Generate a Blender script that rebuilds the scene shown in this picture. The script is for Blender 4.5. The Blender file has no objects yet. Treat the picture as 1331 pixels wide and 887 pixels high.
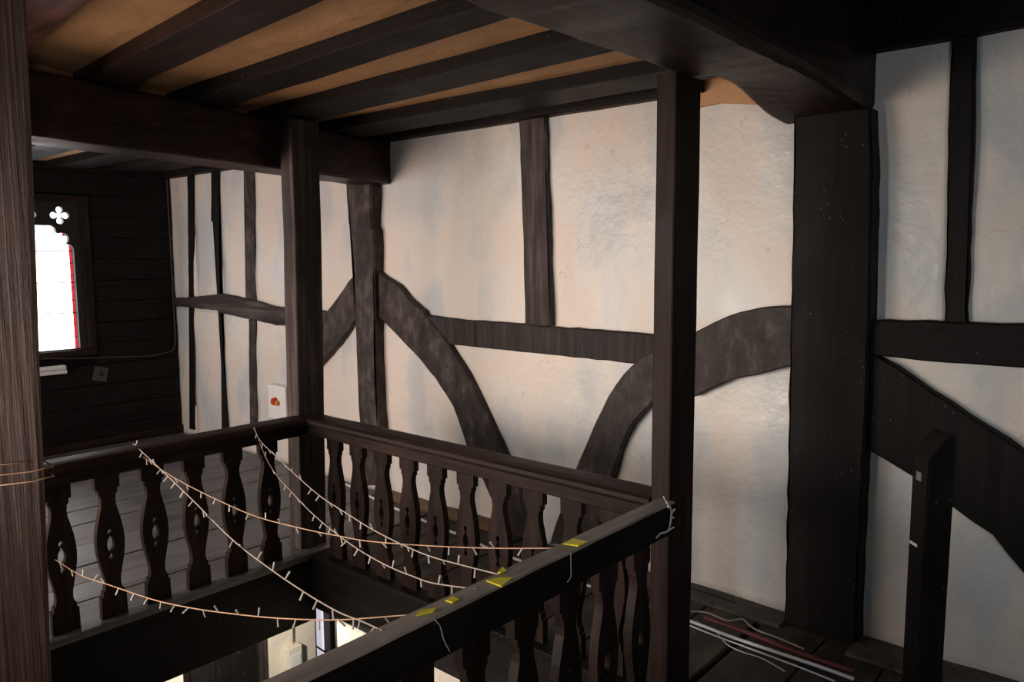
import bpy, bmesh, math, random
from mathutils import Vector, Matrix, noise

random.seed(7)
scene = bpy.context.scene
COL = scene.collection
PI = math.pi

CAM_F = 1001.845
CAM_M = [[0.753884, -0.067257, 0.653556], [0.656984, 0.085661, -0.749022], [-0.005607, 0.994052, 0.108765]]
TIMBERS = [('stud', 3.487, 'oak', [(-7.011, 2.464), (-6.88, 2.454), (-7.006, 1.242), (-7.1, 0.05), (-7.224, 0.047), (-7.112, 1.238)], None),
 ('stud', 3.487, 'oak',
  [(-6.569, 2.472), (-6.422, 2.461), (-6.463, 2.017), (-6.51, 1.365), (-6.497, 0.915), (-6.486, 0.125), (-6.598, 0.109), (-6.557, 0.558),
   (-6.545, 0.981), (-6.568, 1.328), (-6.556, 1.741), (-6.571, 2.021), (-6.611, 2.029)],
  None),
 ('stud', 3.487, 'oak_grey', [(-6.026, 2.456), (-5.87, 2.444), (-5.887, 1.928), (-5.909, 1.337), (-6.082, 1.331), (-6.045, 1.932)], None),
 ('stud', 3.487, 'oak_blue', [(-6.044, 1.18), (-5.934, 1.172), (-5.959, 0.687), (-6.004, 0.107), (-6.106, 0.091), (-6.079, 0.743)], None),
 ('mid_rail', 3.455, 'oak_grey',
  [(-7.378, 1.317), (-6.961, 1.346), (-6.67, 1.368), (-6.462, 1.388), (-6.136, 1.364), (-5.89, 1.345), (-5.634, 1.309), (-5.377, 1.307),
   (-5.165, 1.303), (-4.864, 1.298), (-4.87, 1.181), (-5.174, 1.158), (-5.387, 1.159), (-5.577, 1.154), (-5.645, 1.163), (-5.784, 1.169),
   (-6.001, 1.184), (-6.279, 1.204), (-6.424, 1.211), (-6.543, 1.241), (-6.797, 1.237), (-6.972, 1.245), (-7.378, 1.242)],
  None),
 ('brace', 3.45, 'oak_grey',
  [(-4.499, 1.585), (-4.592, 1.528), (-4.727, 1.407), (-4.867, 1.298), (-5.065, 1.141), (-5.289, 0.882), (-5.309, 0.569), (-5.117, 0.775),
   (-4.916, 0.925), (-4.745, 1.05), (-4.609, 1.168), (-4.504, 1.285)],
  None),
 ('post', 3.41, 'oak_grey',
  [(-4.529, 2.295), (-4.247, 2.274), (-4.262, 1.911), (-4.238, 1.884), (-4.24, 1.62), (-4.253, 1.083), (-4.255, 0.81), (-4.241, 0.52),
   (-4.249, 0.076), (-4.408, 0.045), (-4.428, 0.396), (-4.457, 0.563), (-4.466, 0.956), (-4.469, 1.289), (-4.47, 1.673), (-4.488, 1.863),
   (-4.519, 1.945), (-4.529, 2.108)],
  None),
 ('brace', 3.45, 'oak_grey',
  [(-4.289, 1.635), (-4.199, 1.577), (-4.047, 1.516), (-4.0, 1.481), (-3.939, 1.425), (-3.826, 1.362), (-3.796, 1.348), (-3.767, 1.309),
   (-3.673, 1.243), (-3.574, 1.163), (-3.498, 1.084), (-3.437, 1.015), (-3.35, 0.9), (-3.272, 0.787), (-3.176, 0.644), (-3.081, 0.508),
   (-3.025, 0.426), (-2.976, 0.349), (-2.904, 0.235), (-2.832, 0.093), (-2.797, -0.027), (-3.042, -0.088), (-3.092, 0.008), (-3.149, 0.119),
   (-3.207, 0.206), (-3.278, 0.317), (-3.365, 0.416), (-3.425, 0.542), (-3.485, 0.66), (-3.526, 0.74), (-3.582, 0.8), (-3.689, 0.906),
   (-3.836, 1.021), (-4.027, 1.143), (-4.211, 1.261), (-4.285, 1.306)],
  None),
 ('stud', 3.465, 'oak_warm', [(-2.969, 2.555), (-2.771, 2.529), (-2.755, 2.061), (-2.727, 1.303), (-2.923, 1.293), (-2.938, 1.851)], None),
 ('mid_rail', 3.46, 'oak_stripe',
  [(-3.838, 1.32), (-3.442, 1.304), (-3.052, 1.305), (-2.701, 1.301), (-2.333, 1.3), (-1.914, 1.298), (-1.911, 1.137), (-2.045, 1.133),
   (-2.185, 1.133), (-2.484, 1.137), (-2.814, 1.137), (-3.179, 1.137), (-3.564, 1.138)],
  None),
 ('brace', 3.44, 'oak_brace',
  [(-1.291, 1.467), (-1.343, 1.472), (-1.404, 1.469), (-1.469, 1.46), (-1.581, 1.434), (-1.639, 1.413), (-1.717, 1.375), (-1.798, 1.33),
   (-1.903, 1.285), (-2.034, 1.216), (-2.102, 1.179), (-2.172, 1.124), (-2.219, 1.075), (-2.267, 1.016), (-2.316, 0.939), (-2.365, 0.852),
   (-2.406, 0.778), (-2.441, 0.695), (-2.488, 0.604), (-2.53, 0.512), (-2.568, 0.416), (-2.617, 0.297), (-2.673, 0.156), (-2.719, 0.015),
   (-2.411, 0.091), (-2.38, 0.179), (-2.33, 0.322), (-2.296, 0.459), (-2.262, 0.577), (-2.215, 0.717), (-2.168, 0.807), (-2.098, 0.887),
   (-2.03, 0.952), (-1.919, 1.005), (-1.799, 1.003), (-1.73, 1.042), (-1.669, 1.075), (-1.611, 1.104), (-1.542, 1.129), (-1.478, 1.146),
   (-1.387, 1.18), (-1.282, 1.218)],
  None),
 ('post', 3.4, 'oak_black',
  [(-1.337, 2.338), (-1.24, 2.326), (-1.113, 2.309), (-1.016, 2.297), (-1.002, 2.111), (-0.994, 1.799), (-0.984, 1.416), (-0.983, 0.958),
   (-0.982, 0.485), (-0.98, -0.037), (-1.085, -0.045), (-1.188, -0.036), (-1.299, -0.028), (-1.306, 0.407), (-1.312, 0.91), (-1.321, 1.468),
   (-1.328, 1.975)],
  None),
 ('stud', 3.465, 'oak_black', [(-0.753, 2.578), (-0.672, 2.576), (-0.652, 2.086), (-0.636, 1.418), (-0.72, 1.413), (-0.74, 2.094)], None),
 ('mid_rail', 3.44, 'oak_black',
  [(-1.027, 1.418), (-0.936, 1.429), (-0.707, 1.431), (-0.524, 1.435), (-0.413, 1.441), (-0.175, 1.445), (0.688, 1.471), (0.704, 1.285),
   (-0.165, 1.281), (-0.404, 1.273), (-0.54, 1.27), (-0.699, 1.268), (-0.869, 1.273), (-1.021, 1.273)],
  None),
 ('brace', 3.445, 'oak_black',
  [(-1.04, 1.311), (-0.951, 1.269), (-0.887, 1.235), (-0.823, 1.196), (-0.678, 1.108), (-0.54, 1.021), (-0.42, 0.946), (-0.249, 0.826),
   (-0.019, 0.65), (0.274, 0.356), (0.511, -0.02), (0.539, -0.375), (0.324, -0.334), (0.154, -0.109), (0.018, 0.077), (-0.123, 0.244),
   (-0.269, 0.382), (-0.394, 0.477), (-0.45, 0.533), (-0.505, 0.598), (-0.573, 0.638), (-0.643, 0.68), (-0.729, 0.73), (-0.804, 0.781),
   (-0.911, 0.834), (-1.022, 0.883)],
  None),
 ('stud', 3.465, 'oak_black', [(-0.389, 2.574), (-0.301, 2.582), (-0.252, 1.422), (-0.337, 1.417)], None)]
WALL_TOP = [(-7.305, 2.529), (-4.202, 2.475), (-3.0, 2.498), (-2.091, 2.474), (-1.674, 2.412), (-1.045, 2.518), (-0.518, 2.554)]
STRINGS = [[(-3.72, 1.154, 0.366), (-3.456, 1.164, 0.364), (-3.163, 1.176, 0.397), (-2.811, 1.189, 0.439), (-2.531, 1.199, 0.489), (-2.283, 1.209, 0.543),
  (-2.063, 1.217, 0.596), (-1.866, 1.225, 0.649), (-1.723, 1.23, 0.692), (-1.592, 1.235, 0.737), (-1.485, 1.239, 0.775), (-1.399, 1.242, 0.805)],
 [(-3.818, 1.559, 0.803), (-3.447, 1.493, 0.786), (-2.892, 1.394, 0.754), (-2.462, 1.317, 0.724), (-2.114, 1.254, 0.729), (-1.83, 1.204, 0.744),
  (-1.637, 1.169, 0.764), (-1.509, 1.146, 0.788), (-1.404, 1.127, 0.805)],
 [(-3.68, 2.127, 0.805), (-3.582, 2.103, 0.754), (-3.376, 2.051, 0.729), (-3.124, 1.987, 0.702), (-2.906, 1.932, 0.683), (-2.726, 1.886, 0.674),
  (-2.475, 1.823, 0.678), (-2.247, 1.765, 0.684), (-2.016, 1.707, 0.701), (-1.809, 1.654, 0.726), (-1.609, 1.604, 0.764), (-1.412, 1.554, 0.805)],
 [(-3.7, 1.543, 0.769), (-3.501, 1.566, 0.717), (-3.294, 1.59, 0.679), (-3.02, 1.622, 0.644), (-2.817, 1.646, 0.629), (-2.535, 1.678, 0.637),
  (-2.363, 1.698, 0.648), (-2.201, 1.717, 0.661), (-1.906, 1.751, 0.707), (-1.644, 1.781, 0.756), (-1.417, 1.808, 0.805)],
 [(-3.7, 2.163, 0.729), (-3.54, 2.113, 0.656), (-3.344, 2.052, 0.616), (-3.112, 1.979, 0.602), (-2.87, 1.903, 0.591), (-2.634, 1.83, 0.592),
  (-2.341, 1.738, 0.608), (-2.12, 1.669, 0.632), (-1.938, 1.612, 0.66), (-1.8, 1.569, 0.688), (-1.674, 1.529, 0.716), (-1.54, 1.487, 0.757),
  (-1.395, 1.442, 0.805)]]
WIN = {'body': [(2.314, 1.942), (2.248, 0.931), (2.613, 0.896), (2.625, 1.801)],
 'box': [(2.269, 0.789), (2.474, 0.78), (2.475, 0.691), (2.263, 0.703)],
 'cable': [(2.302, 0.852), (2.577, 0.824), (2.904, 0.804), (3.182, 0.783), (3.344, 0.797), (3.438, 0.871), (3.473, 1.228), (3.483, 1.967),
           (3.483, 2.512)],
 'floor': [(2.309, 0.024), (3.441, 0.079)],
 'head': [(2.464, 1.972), (2.505, 1.86), (2.562, 1.881), (2.558, 1.828), (2.617, 1.781)],
 'leftq': [(2.334, 2.065)],
 'plate': [(2.74, 0.744), (2.85, 0.696), (2.809, 0.58), (2.687, 0.624)],
 'quat': [(2.518, 2.065), (2.592, 2.068), (2.523, 2.138), (2.446, 2.063), (2.514, 1.993)]}
LOWER = {'bit': [(2.175, -1.133), (2.269, -1.147)],
 'box': [(3.044, -1.224), (3.218, -1.281), (3.207, -1.555)],
 'brown': [(2.845, -1.186), (2.907, -1.212)],
 'door': [(2.326, -1.004), (2.843, -1.216)],
 'edge': [(3.481, -1.347), (3.548, -1.373)],
 'panel': [(-3.516, -0.325), (-3.543, -0.565), (-2.518, -0.352)],
 'white': [(2.894, -1.207), (3.348, -1.391)],
 'win': [(3.355, -1.202), (3.486, -1.232), (3.349, -1.359), (3.476, -1.495)]}
BOX = [(-5.648, 0.643), (-5.398, 0.67), (-5.414, 0.428), (-5.667, 0.395), (-5.576, 0.522)]
TAPE = [[(-1.412, 1.856, 0.802), (-1.411, 1.908, 0.802), (-1.363, 1.923, 0.802), (-1.364, 1.871, 0.802)],
 [(-1.407, 1.498, 0.802), (-1.392, 1.532, 0.802), (-1.366, 1.561, 0.802), (-1.348, 1.496, 0.802)],
 [(-1.422, 1.562, 0.802), (-1.433, 1.595, 0.802), (-1.41, 1.586, 0.802), (-1.409, 1.558, 0.802)],
 [(-1.404, 1.338, 0.802), (-1.406, 1.366, 0.802), (-1.383, 1.368, 0.802), (-1.38, 1.34, 0.802)],
 [(-1.397, 1.23, 0.802), (-1.409, 1.253, 0.802), (-1.392, 1.296, 0.802), (-1.38, 1.272, 0.802)]]
TIES = {'a': [(-1.352, 1.251, 0.803), (-1.352, 1.269, 0.778), (-1.352, 1.281, 0.738), (-1.352, 1.302, 0.697)],
 'b': [(-1.352, 1.816, 0.804), (-1.352, 1.816, 0.765), (-1.352, 1.816, 0.729), (-1.352, 1.797, 0.718)],
 'c': [(-1.345, 2.374, 0.828), (-1.345, 2.408, 0.791), (-1.345, 2.41, 0.754), (-1.345, 2.389, 0.716), (-1.345, 2.335, 0.72)]}
NEWEL = [[(-0.658, 2.801, 1.039), (-0.611, 2.838, 1.013), (-0.548, 2.905, 1.093), (-0.585, 2.876, 1.116)]]
CABLES = {'beige': [(-1.635, 3.087, 0.06), (-1.621, 3.119, 0.06), (-1.56, 3.151, 0.06), (-1.458, 3.138, 0.06), (-1.412, 3.197, 0.06), (-1.369, 3.166, 0.06),
           (-1.314, 3.138, 0.06), (-1.225, 3.132, 0.06), (-1.101, 3.109, 0.06)],
 'black': [(-1.82, -0.028), (-1.704, -0.026), (-1.56, -0.03), (-1.442, -0.052), (-1.31, -0.051)],
 'red': [(-1.58, 3.155, 0.03), (-1.445, 3.151, 0.03), (-1.315, 3.142, 0.03), (-1.143, 3.122, 0.03), (-0.902, 3.119, 0.03)],
 'sill': [(-4.814, 3.526, 0.0), (-4.38, 3.429, 0.0), (-3.688, 3.394, 0.0), (-1.734, 3.296, 0.0), (-0.968, 3.236, 0.0)],
 'thin': [(-1.63, 3.087, 0.006), (-1.48, 3.071, 0.006), (-1.369, 3.066, 0.006), (-1.227, 3.059, 0.006), (-1.093, 3.051, 0.006),
          (-0.949, 3.037, 0.006)],
 'thin2': [(-1.612, 3.142, 0.006), (-1.496, 3.104, 0.006), (-1.407, 3.034, 0.006), (-1.327, 3.015, 0.006), (-1.244, 3.019, 0.006),
           (-1.129, 2.981, 0.006)],
 'white': [(-4.634, 3.414, 0.012), (-4.392, 3.369, 0.012), (-4.059, 3.307, 0.012), (-3.52, 3.238, 0.012), (-3.216, 3.21, 0.012),
           (-2.923, 3.166, 0.012), (-2.558, 3.141, 0.012), (-2.046, 3.122, 0.012), (-1.637, 3.114, 0.012), (-1.42, 3.098, 0.012),
           (-1.243, 3.098, 0.012), (-1.048, 3.099, 0.012), (-0.893, 3.093, 0.012)]}

# ------------------------------------------------------------------ camera
cam_data = bpy.data.cameras.new('camera')
cam_data.sensor_fit = 'HORIZONTAL'
cam_data.sensor_width = 36.0
cam_data.lens = CAM_F * 36.0 / 1331.0
cam_data.clip_start = 0.02
cam = bpy.data.objects.new('camera', cam_data)
COL.objects.link(cam)
m = Matrix(CAM_M).to_4x4()
m.translation = (0, 0, 1.7)
cam.matrix_world = m
scene.camera = cam

# ------------------------------------------------------------------ light and exposure
scene.view_settings.view_transform = 'Standard'
scene.view_settings.look = 'None'
scene.view_settings.gamma = 1.0
scene.view_settings.use_curve_mapping = False
scene.view_settings.exposure = -0.22

world = bpy.data.worlds.new('world')
scene.world = world
world.use_nodes = True
wbg = world.node_tree.nodes['Background']
wbg.inputs[0].default_value = (0.75, 0.85, 1.0, 1)
wbg.inputs[1].default_value = 0.05

def area(name, loc, target, size, size_y, power, color, spread=180):
    l = bpy.data.lights.new(name, 'AREA')
    l.shape = 'RECTANGLE'
    l.size = size
    l.size_y = size_y
    l.energy = power
    l.color = color
    l.spread = math.radians(spread)
    o = bpy.data.objects.new(name, l)
    COL.objects.link(o)
    o.location = loc
    d = Vector(target) - Vector(loc)
    o.rotation_euler = d.to_track_quat('-Z', 'Y').to_euler()
    return o

# windows of the opposite gallery wall: cool sky light falling in, warm light thrown up from the sunlit yard
area('window_sky_light', (-5.5, -1.0, 1.75), (-4.9, 3.4, 0.1), 2.0, 1.1, 34, (0.90, 0.96, 1.0), 120)
area('window_yard_light', (-4.9, -1.0, 1.05), (-3.6, 3.4, 2.3), 2.2, 1.5, 76, (1.0, 0.70, 0.55), 140)
# unseen light added behind the camera to brighten the near left post
area('post_fill_light', (-0.25, -0.85, 1.5), (-1.45, 0.40, 1.45), 0.35, 0.7, 5, (1.0, 0.88, 0.80), 70)
# unseen light added across the well to brighten the lower wall
area('low_wall_fill_light', (-3.4, -1.9, 1.3), (-2.1, 3.4, 0.6), 1.4, 1.7, 20, (1.0, 0.90, 0.80), 60)
# unseen cool light added on the near right for the right bay
area('right_bay_fill_light', (1.5, -0.9, 1.5), (-0.35, 3.4, 1.3), 1.2, 1.4, 6.5, (0.88, 0.94, 1.0), 75)
# ceiling lamp of the lower room, under the left gallery floor
lamp = bpy.data.lights.new('lower_room_lamp', 'POINT')
lamp.energy = 110
lamp.color = (1.0, 0.90, 0.78)
lamp.shadow_soft_size = 0.05
lamp_o = bpy.data.objects.new('lower_room_lamp', lamp)
COL.objects.link(lamp_o)
lamp_o.location = (-4.15, 2.2, -0.47)

# ------------------------------------------------------------------ materials
def nodes_of(name):
    mat = bpy.data.materials.new(name)
    mat.use_nodes = True
    nt = mat.node_tree
    return mat, nt, nt.nodes['Principled BSDF']

def N(nt, kind, **kw):
    n = nt.nodes.new(kind)
    for k, v in kw.items():
        setattr(n, k, v)
    return n

def ramp(nt, fac, stops):
    r = N(nt, 'ShaderNodeValToRGB')
    els = r.color_ramp.elements
    while len(els) < len(stops):
        els.new(0.5)
    for e, (p, c) in zip(els, stops):
        e.position = p
        e.color = (*c, 1)
    nt.links.new(fac, r.inputs[0])
    return r

def coords(nt, scale, rnd=True):
    tc = N(nt, 'ShaderNodeTexCoord')
    mp = N(nt, 'ShaderNodeMapping')
    mp.inputs['Scale'].default_value = scale
    src = tc.outputs['Object']
    if rnd:
        oi = N(nt, 'ShaderNodeObjectInfo')
        mul = N(nt, 'ShaderNodeVectorMath', operation='SCALE')
        cmb = N(nt, 'ShaderNodeCombineXYZ')
        for i in range(3):
            nt.links.new(oi.outputs['Random'], cmb.inputs[i])
        nt.links.new(cmb.outputs[0], mul.inputs[0])
        mul.inputs['Scale'].default_value = 17.0
        add = N(nt, 'ShaderNodeVectorMath', operation='ADD')
        nt.links.new(src, add.inputs[0])
        nt.links.new(mul.outputs[0], add.inputs[1])
        src = add.outputs[0]
    nt.links.new(src, mp.inputs['Vector'])
    return mp.outputs[0]

def noise_tex(nt, vec, scale, detail=5, rough=0.6):
    n = N(nt, 'ShaderNodeTexNoise')
    n.inputs['Scale'].default_value = scale
    n.inputs['Detail'].default_value = detail
    n.inputs['Roughness'].default_value = rough
    nt.links.new(vec, n.inputs['Vector'])
    return n.outputs['Fac']

def wood(name, dark, mid, light, axis=2, rough=(0.35, 0.6), bump=0.35, fleck=0.0, along=1.2, across=22, spec=0.5):
    mat, nt, b = nodes_of(name)
    sc = [across] * 3
    sc[axis] = along
    v = coords(nt, sc)
    g = noise_tex(nt, v, 1.0, 6, 0.65)
    v2 = coords(nt, (1, 1, 1))
    big = noise_tex(nt, v2, 2.2, 4, 0.6)
    mix = N(nt, 'ShaderNodeMath', operation='MULTIPLY_ADD')
    nt.links.new(g, mix.inputs[0])
    mix.inputs[1].default_value = 0.62
    mul = N(nt, 'ShaderNodeMath', operation='MULTIPLY')
    nt.links.new(big, mul.inputs[0])
    mul.inputs[1].default_value = 0.38
    nt.links.new(mul.outputs[0], mix.inputs[2])
    col = ramp(nt, mix.outputs[0], [(0.34, dark), (0.5, mid), (0.68, light)])
    out = col.outputs[0]
    if fleck:
        v3 = coords(nt, (1, 1, 1))
        vor = N(nt, 'ShaderNodeTexVoronoi')
        vor.inputs['Scale'].default_value = 34
        nt.links.new(v3, vor.inputs['Vector'])
        fr = ramp(nt, vor.outputs['Distance'], [(0.0, (1, 1, 1)), (0.10, (1, 1, 1)), (0.15, (0, 0, 0))])
        msk = noise_tex(nt, v3, 7, 2)
        mr = ramp(nt, msk, [(0.52, (0, 0, 0)), (0.66, (fleck, fleck, fleck))])
        mm = N(nt, 'ShaderNodeMath', operation='MULTIPLY')
        nt.links.new(fr.outputs[0], mm.inputs[0])
        nt.links.new(mr.outputs[0], mm.inputs[1])
        mx = N(nt, 'ShaderNodeMix', data_type='RGBA')
        nt.links.new(mm.outputs[0], mx.inputs[0])
        nt.links.new(out, mx.inputs[6])
        mx.inputs[7].default_value = (0.35, 0.34, 0.33, 1)
        out = mx.outputs[2]
    nt.links.new(out, b.inputs['Base Color'])
    rr = N(nt, 'ShaderNodeMapRange')
    nt.links.new(big, rr.inputs[0])
    rr.inputs[1].default_value = 0.3
    rr.inputs[2].default_value = 0.7
    rr.inputs[3].default_value = rough[0]
    rr.inputs[4].default_value = rough[1]
    nt.links.new(rr.outputs[0], b.inputs['Roughness'])
    b.inputs['Specular IOR Level'].default_value = spec
    bp = N(nt, 'ShaderNodeBump')
    bp.inputs['Strength'].default_value = bump
    bp.inputs['Distance'].default_value = 0.01
    nt.links.new(g, bp.inputs['Height'])
    nt.links.new(bp.outputs[0], b.inputs['Normal'])
    return mat

def plain(name, color, rough=0.5, emit=None, metallic=0.0, var=0.12, bump=0.1):
    mat, nt, b = nodes_of(name)
    v = coords(nt, (1, 1, 1))
    n = noise_tex(nt, v, 30, 4)
    lo = tuple(c * (1 - var) for c in color)
    hi = tuple(min(1, c * (1 + var)) for c in color)
    r = ramp(nt, n, [(0.3, lo), (0.7, hi)])
    nt.links.new(r.outputs[0], b.inputs['Base Color'])
    b.inputs['Roughness'].default_value = rough
    b.inputs['Metallic'].default_value = metallic
    if emit:
        b.inputs['Emission Color'].default_value = (*emit[0], 1)
        b.inputs['Emission Strength'].default_value = emit[1]
    bp = N(nt, 'ShaderNodeBump')
    bp.inputs['Strength'].default_value = bump
    bp.inputs['Distance'].default_value = 0.003
    nt.links.new(n, bp.inputs['Height'])
    nt.links.new(bp.outputs[0], b.inputs['Normal'])
    return mat

BLACK = ((0.005, 0.0045, 0.0045), (0.009, 0.0075, 0.007), (0.015, 0.012, 0.011))
OAK = ((0.010, 0.0075, 0.007), (0.040, 0.031, 0.028), (0.125, 0.102, 0.094))
BROWN = ((0.006, 0.0036, 0.0028), (0.017, 0.0095, 0.0072), (0.042, 0.023, 0.017))
M = {}
for i, a in enumerate('xyz'):
    M['black_' + a] = wood('black_oak_' + a, *BLACK, axis=i, rough=(0.5, 0.7), fleck=0.25, spec=0.12)
    M['oak_' + a] = wood('weathered_oak_' + a, *OAK, axis=i, rough=(0.55, 0.8), spec=0.2)
    M['brown_' + a] = wood('brown_oak_' + a, *BROWN, axis=i, rough=(0.42, 0.62), bump=0.2, spec=0.16)
M['oak_rough'] = wood('adzed_oak', *OAK, axis=2, along=7, across=13, rough=(0.5, 0.75), bump=0.6, spec=0.22)
M['stripe'] = wood('striped_oak', (0.010, 0.008, 0.0075), (0.026, 0.021, 0.019), (0.06, 0.049, 0.045), axis=2, across=30, rough=(0.55, 0.75), spec=0.2)
M['worn'] = wood('worn_oak', (0.012, 0.0055, 0.004), (0.052, 0.024, 0.016), (0.22, 0.14, 0.115), axis=2, across=120, along=2.6, rough=(0.38, 0.6), bump=0.6)
M['red_joist'] = wood('red_oak_joist', (0.012, 0.005, 0.004), (0.065, 0.024, 0.019), (0.20, 0.07, 0.055), axis=0, across=14, bump=0.5)
M['red_beam'] = wood('red_oak_beam', (0.006, 0.003, 0.0025), (0.022, 0.0095, 0.008), (0.075, 0.03, 0.024), axis=1, across=16, bump=0.5, spec=0.15)
M['floor'] = wood('floor_board_wood', (0.05, 0.046, 0.044), (0.10, 0.095, 0.092), (0.16, 0.153, 0.15), axis=1, across=14, along=0.8, rough=(0.34, 0.55), bump=0.25)
M['floor_dirty'] = wood('dirty_floor_board_wood', (0.018, 0.014, 0.011), (0.055, 0.045, 0.036), (0.12, 0.10, 0.08), axis=1, across=10, along=2.5, rough=(0.5, 0.8), bump=0.4, spec=0.3)
M['foot'] = wood('lit_sill_wood', (0.05, 0.028, 0.015), (0.13, 0.075, 0.04), (0.22, 0.13, 0.075), axis=0, across=14, bump=0.4, spec=0.2)  # warm light on the sill put into its orange colour
M['floor_y'] = M['floor']
M['rail_top'] = wood('lit_handrail_wood', (0.10, 0.09, 0.08), (0.27, 0.25, 0.225), (0.45, 0.42, 0.39), axis=1, across=12, rough=(0.4, 0.6), bump=0.4, spec=0.3)  # light on the rail's upper face put into a paler colour

def plaster_mat(name, base, warm, cool, rough=(0.42, 0.62)):
    mat, nt, b = nodes_of(name)
    v = coords(nt, (1, 1, 0.45), rnd=False)
    n1 = noise_tex(nt, v, 3.2, 3, 0.5)
    c1 = ramp(nt, n1, [(0.40, cool), (0.5, base), (0.60, warm)])
    v2 = coords(nt, (1, 1, 0.6), rnd=False)
    n2 = noise_tex(nt, v2, 11, 6, 0.7)
    st = ramp(nt, n2, [(0.24, (0.6, 0.57, 0.53)), (0.36, (1, 1, 1))])
    mx = N(nt, 'ShaderNodeMix', data_type='RGBA', blend_type='MULTIPLY')
    mx.inputs[0].default_value = 0.8
    nt.links.new(c1.outputs[0], mx.inputs[6])
    nt.links.new(st.outputs[0], mx.inputs[7])
    # thin dark scratches and pock marks
    v3 = coords(nt, (1, 1, 1.7), rnd=False)
    vor = N(nt, 'ShaderNodeTexVoronoi')
    vor.inputs['Scale'].default_value = 16
    nt.links.new(v3, vor.inputs['Vector'])
    sr = ramp(nt, vor.outputs['Distance'], [(0.0, (0.45, 0.42, 0.4)), (0.055, (0.5, 0.48, 0.46)), (0.09, (1, 1, 1))])
    msk = noise_tex(nt, v3, 2.6, 2)
    mr = ramp(nt, msk, [(0.56, (0, 0, 0)), (0.66, (0.9, 0.9, 0.9))])
    mx2 = N(nt, 'ShaderNodeMix', data_type='RGBA', blend_type='MULTIPLY')
    nt.links.new(mr.outputs[0], mx2.inputs[0])
    nt.links.new(mx.outputs[2], mx2.inputs[6])
    nt.links.new(sr.outputs[0], mx2.inputs[7])
    # hair cracks: thin level lines of a noise, kept in patches
    v5 = coords(nt, (1, 1, 1.3), rnd=False)
    cr = noise_tex(nt, v5, 3.2, 3, 0.5)
    ab = N(nt, 'ShaderNodeMath', operation='SUBTRACT')
    nt.links.new(cr, ab.inputs[0])
    ab.inputs[1].default_value = 0.5
    ab2 = N(nt, 'ShaderNodeMath', operation='ABSOLUTE')
    nt.links.new(ab.outputs[0], ab2.inputs[0])
    cl = ramp(nt, ab2.outputs[0], [(0.0, (0.5, 0.47, 0.44)), (0.0014, (0.6, 0.57, 0.54)), (0.0036, (1, 1, 1))])
    cm = ramp(nt, noise_tex(nt, v5, 1.9, 2), [(0.57, (0, 0, 0)), (0.68, (0.6, 0.6, 0.6))])
    mx3 = N(nt, 'ShaderNodeMix', data_type='RGBA', blend_type='MULTIPLY')
    nt.links.new(cm.outputs[0], mx3.inputs[0])
    nt.links.new(mx2.outputs[2], mx3.inputs[6])
    nt.links.new(cl.outputs[0], mx3.inputs[7])
    nt.links.new(mx3.outputs[2], b.inputs['Base Color'])
    rr = N(nt, 'ShaderNodeMapRange')
    nt.links.new(n1, rr.inputs[0])
    rr.inputs[1].default_value = 0.3
    rr.inputs[2].default_value = 0.7
    rr.inputs[3].default_value = rough[0]
    rr.inputs[4].default_value = rough[1]
    nt.links.new(rr.outputs[0], b.inputs['Roughness'])
    n4 = noise_tex(nt, coords(nt, (1, 1, 1), rnd=False), 5, 6, 0.55)
    bp = N(nt, 'ShaderNodeBump')
    bp.inputs['Strength'].default_value = 0.5
    bp.inputs['Distance'].default_value = 0.03
    nt.links.new(n4, bp.inputs['Height'])
    nt.links.new(bp.outputs[0], b.inputs['Normal'])
    return mat

M['plaster'] = plaster_mat('lime_plaster', (0.655, 0.62, 0.57), (0.69, 0.615, 0.545), (0.545, 0.555, 0.55), rough=(0.3, 0.55))
M['tan'] = plaster_mat('tan_ceiling_plaster', (0.50, 0.29, 0.14), (0.53, 0.31, 0.15), (0.46, 0.265, 0.125), rough=(0.6, 0.8))
M['cream'] = plaster_mat('cream_plaster', (0.76, 0.69, 0.57), (0.78, 0.71, 0.59), (0.72, 0.66, 0.56))
M['white_paint'] = plain('white_paint', (0.72, 0.73, 0.72), 0.45, var=0.04)
M['white_plastic'] = plain('white_plastic', (0.75, 0.75, 0.73), 0.35, var=0.03)
M['red_plastic'] = plain('red_plastic', (0.45, 0.05, 0.02), 0.35)
M['amber'] = plain('amber_plastic', (0.55, 0.25, 0.04), 0.35)
M['yellow'] = plain('yellow_tape', (0.85, 0.78, 0.03), 0.45, var=0.06)
M['wire'] = plain('pale_wire', (0.55, 0.46, 0.40), 0.4, var=0.1)
M['copper'] = plain('copper_wire', (0.62, 0.38, 0.24), 0.35, var=0.1)
M['bulb'] = plain('clear_bulb', (0.72, 0.68, 0.62), 0.25, var=0.04)
M['cable_white'] = plain('white_cable', (0.62, 0.63, 0.65), 0.4, var=0.05)
M['cable_black'] = plain('black_cable', (0.008, 0.008, 0.008), 0.5)
M['cable_red'] = plain('red_cable', (0.11, 0.02, 0.018), 0.6)
M['cable_beige'] = plain('beige_wire', (0.30, 0.26, 0.20), 0.6)
M['dust'] = plain('dusty_sill', (0.085, 0.075, 0.062), 0.9, var=0.4, bump=0.6)
M['metal'] = plain('dull_metal', (0.35, 0.34, 0.33), 0.4, metallic=0.7)
M['lead'] = plain('dark_lead', (0.007, 0.007, 0.007), 0.6)
M['dim_card'] = plain('dim_card', (0.05, 0.045, 0.043), 0.7)
M['glass_white'] = plain('daylit_clear_glass', (0.9, 0.9, 0.9), 0.3, emit=((1.0, 0.98, 0.98), 6.0))
M['glass_red'] = plain('daylit_red_glass', (0.7, 0.05, 0.05), 0.3, emit=((1.0, 0.05, 0.07), 0.6))
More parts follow.
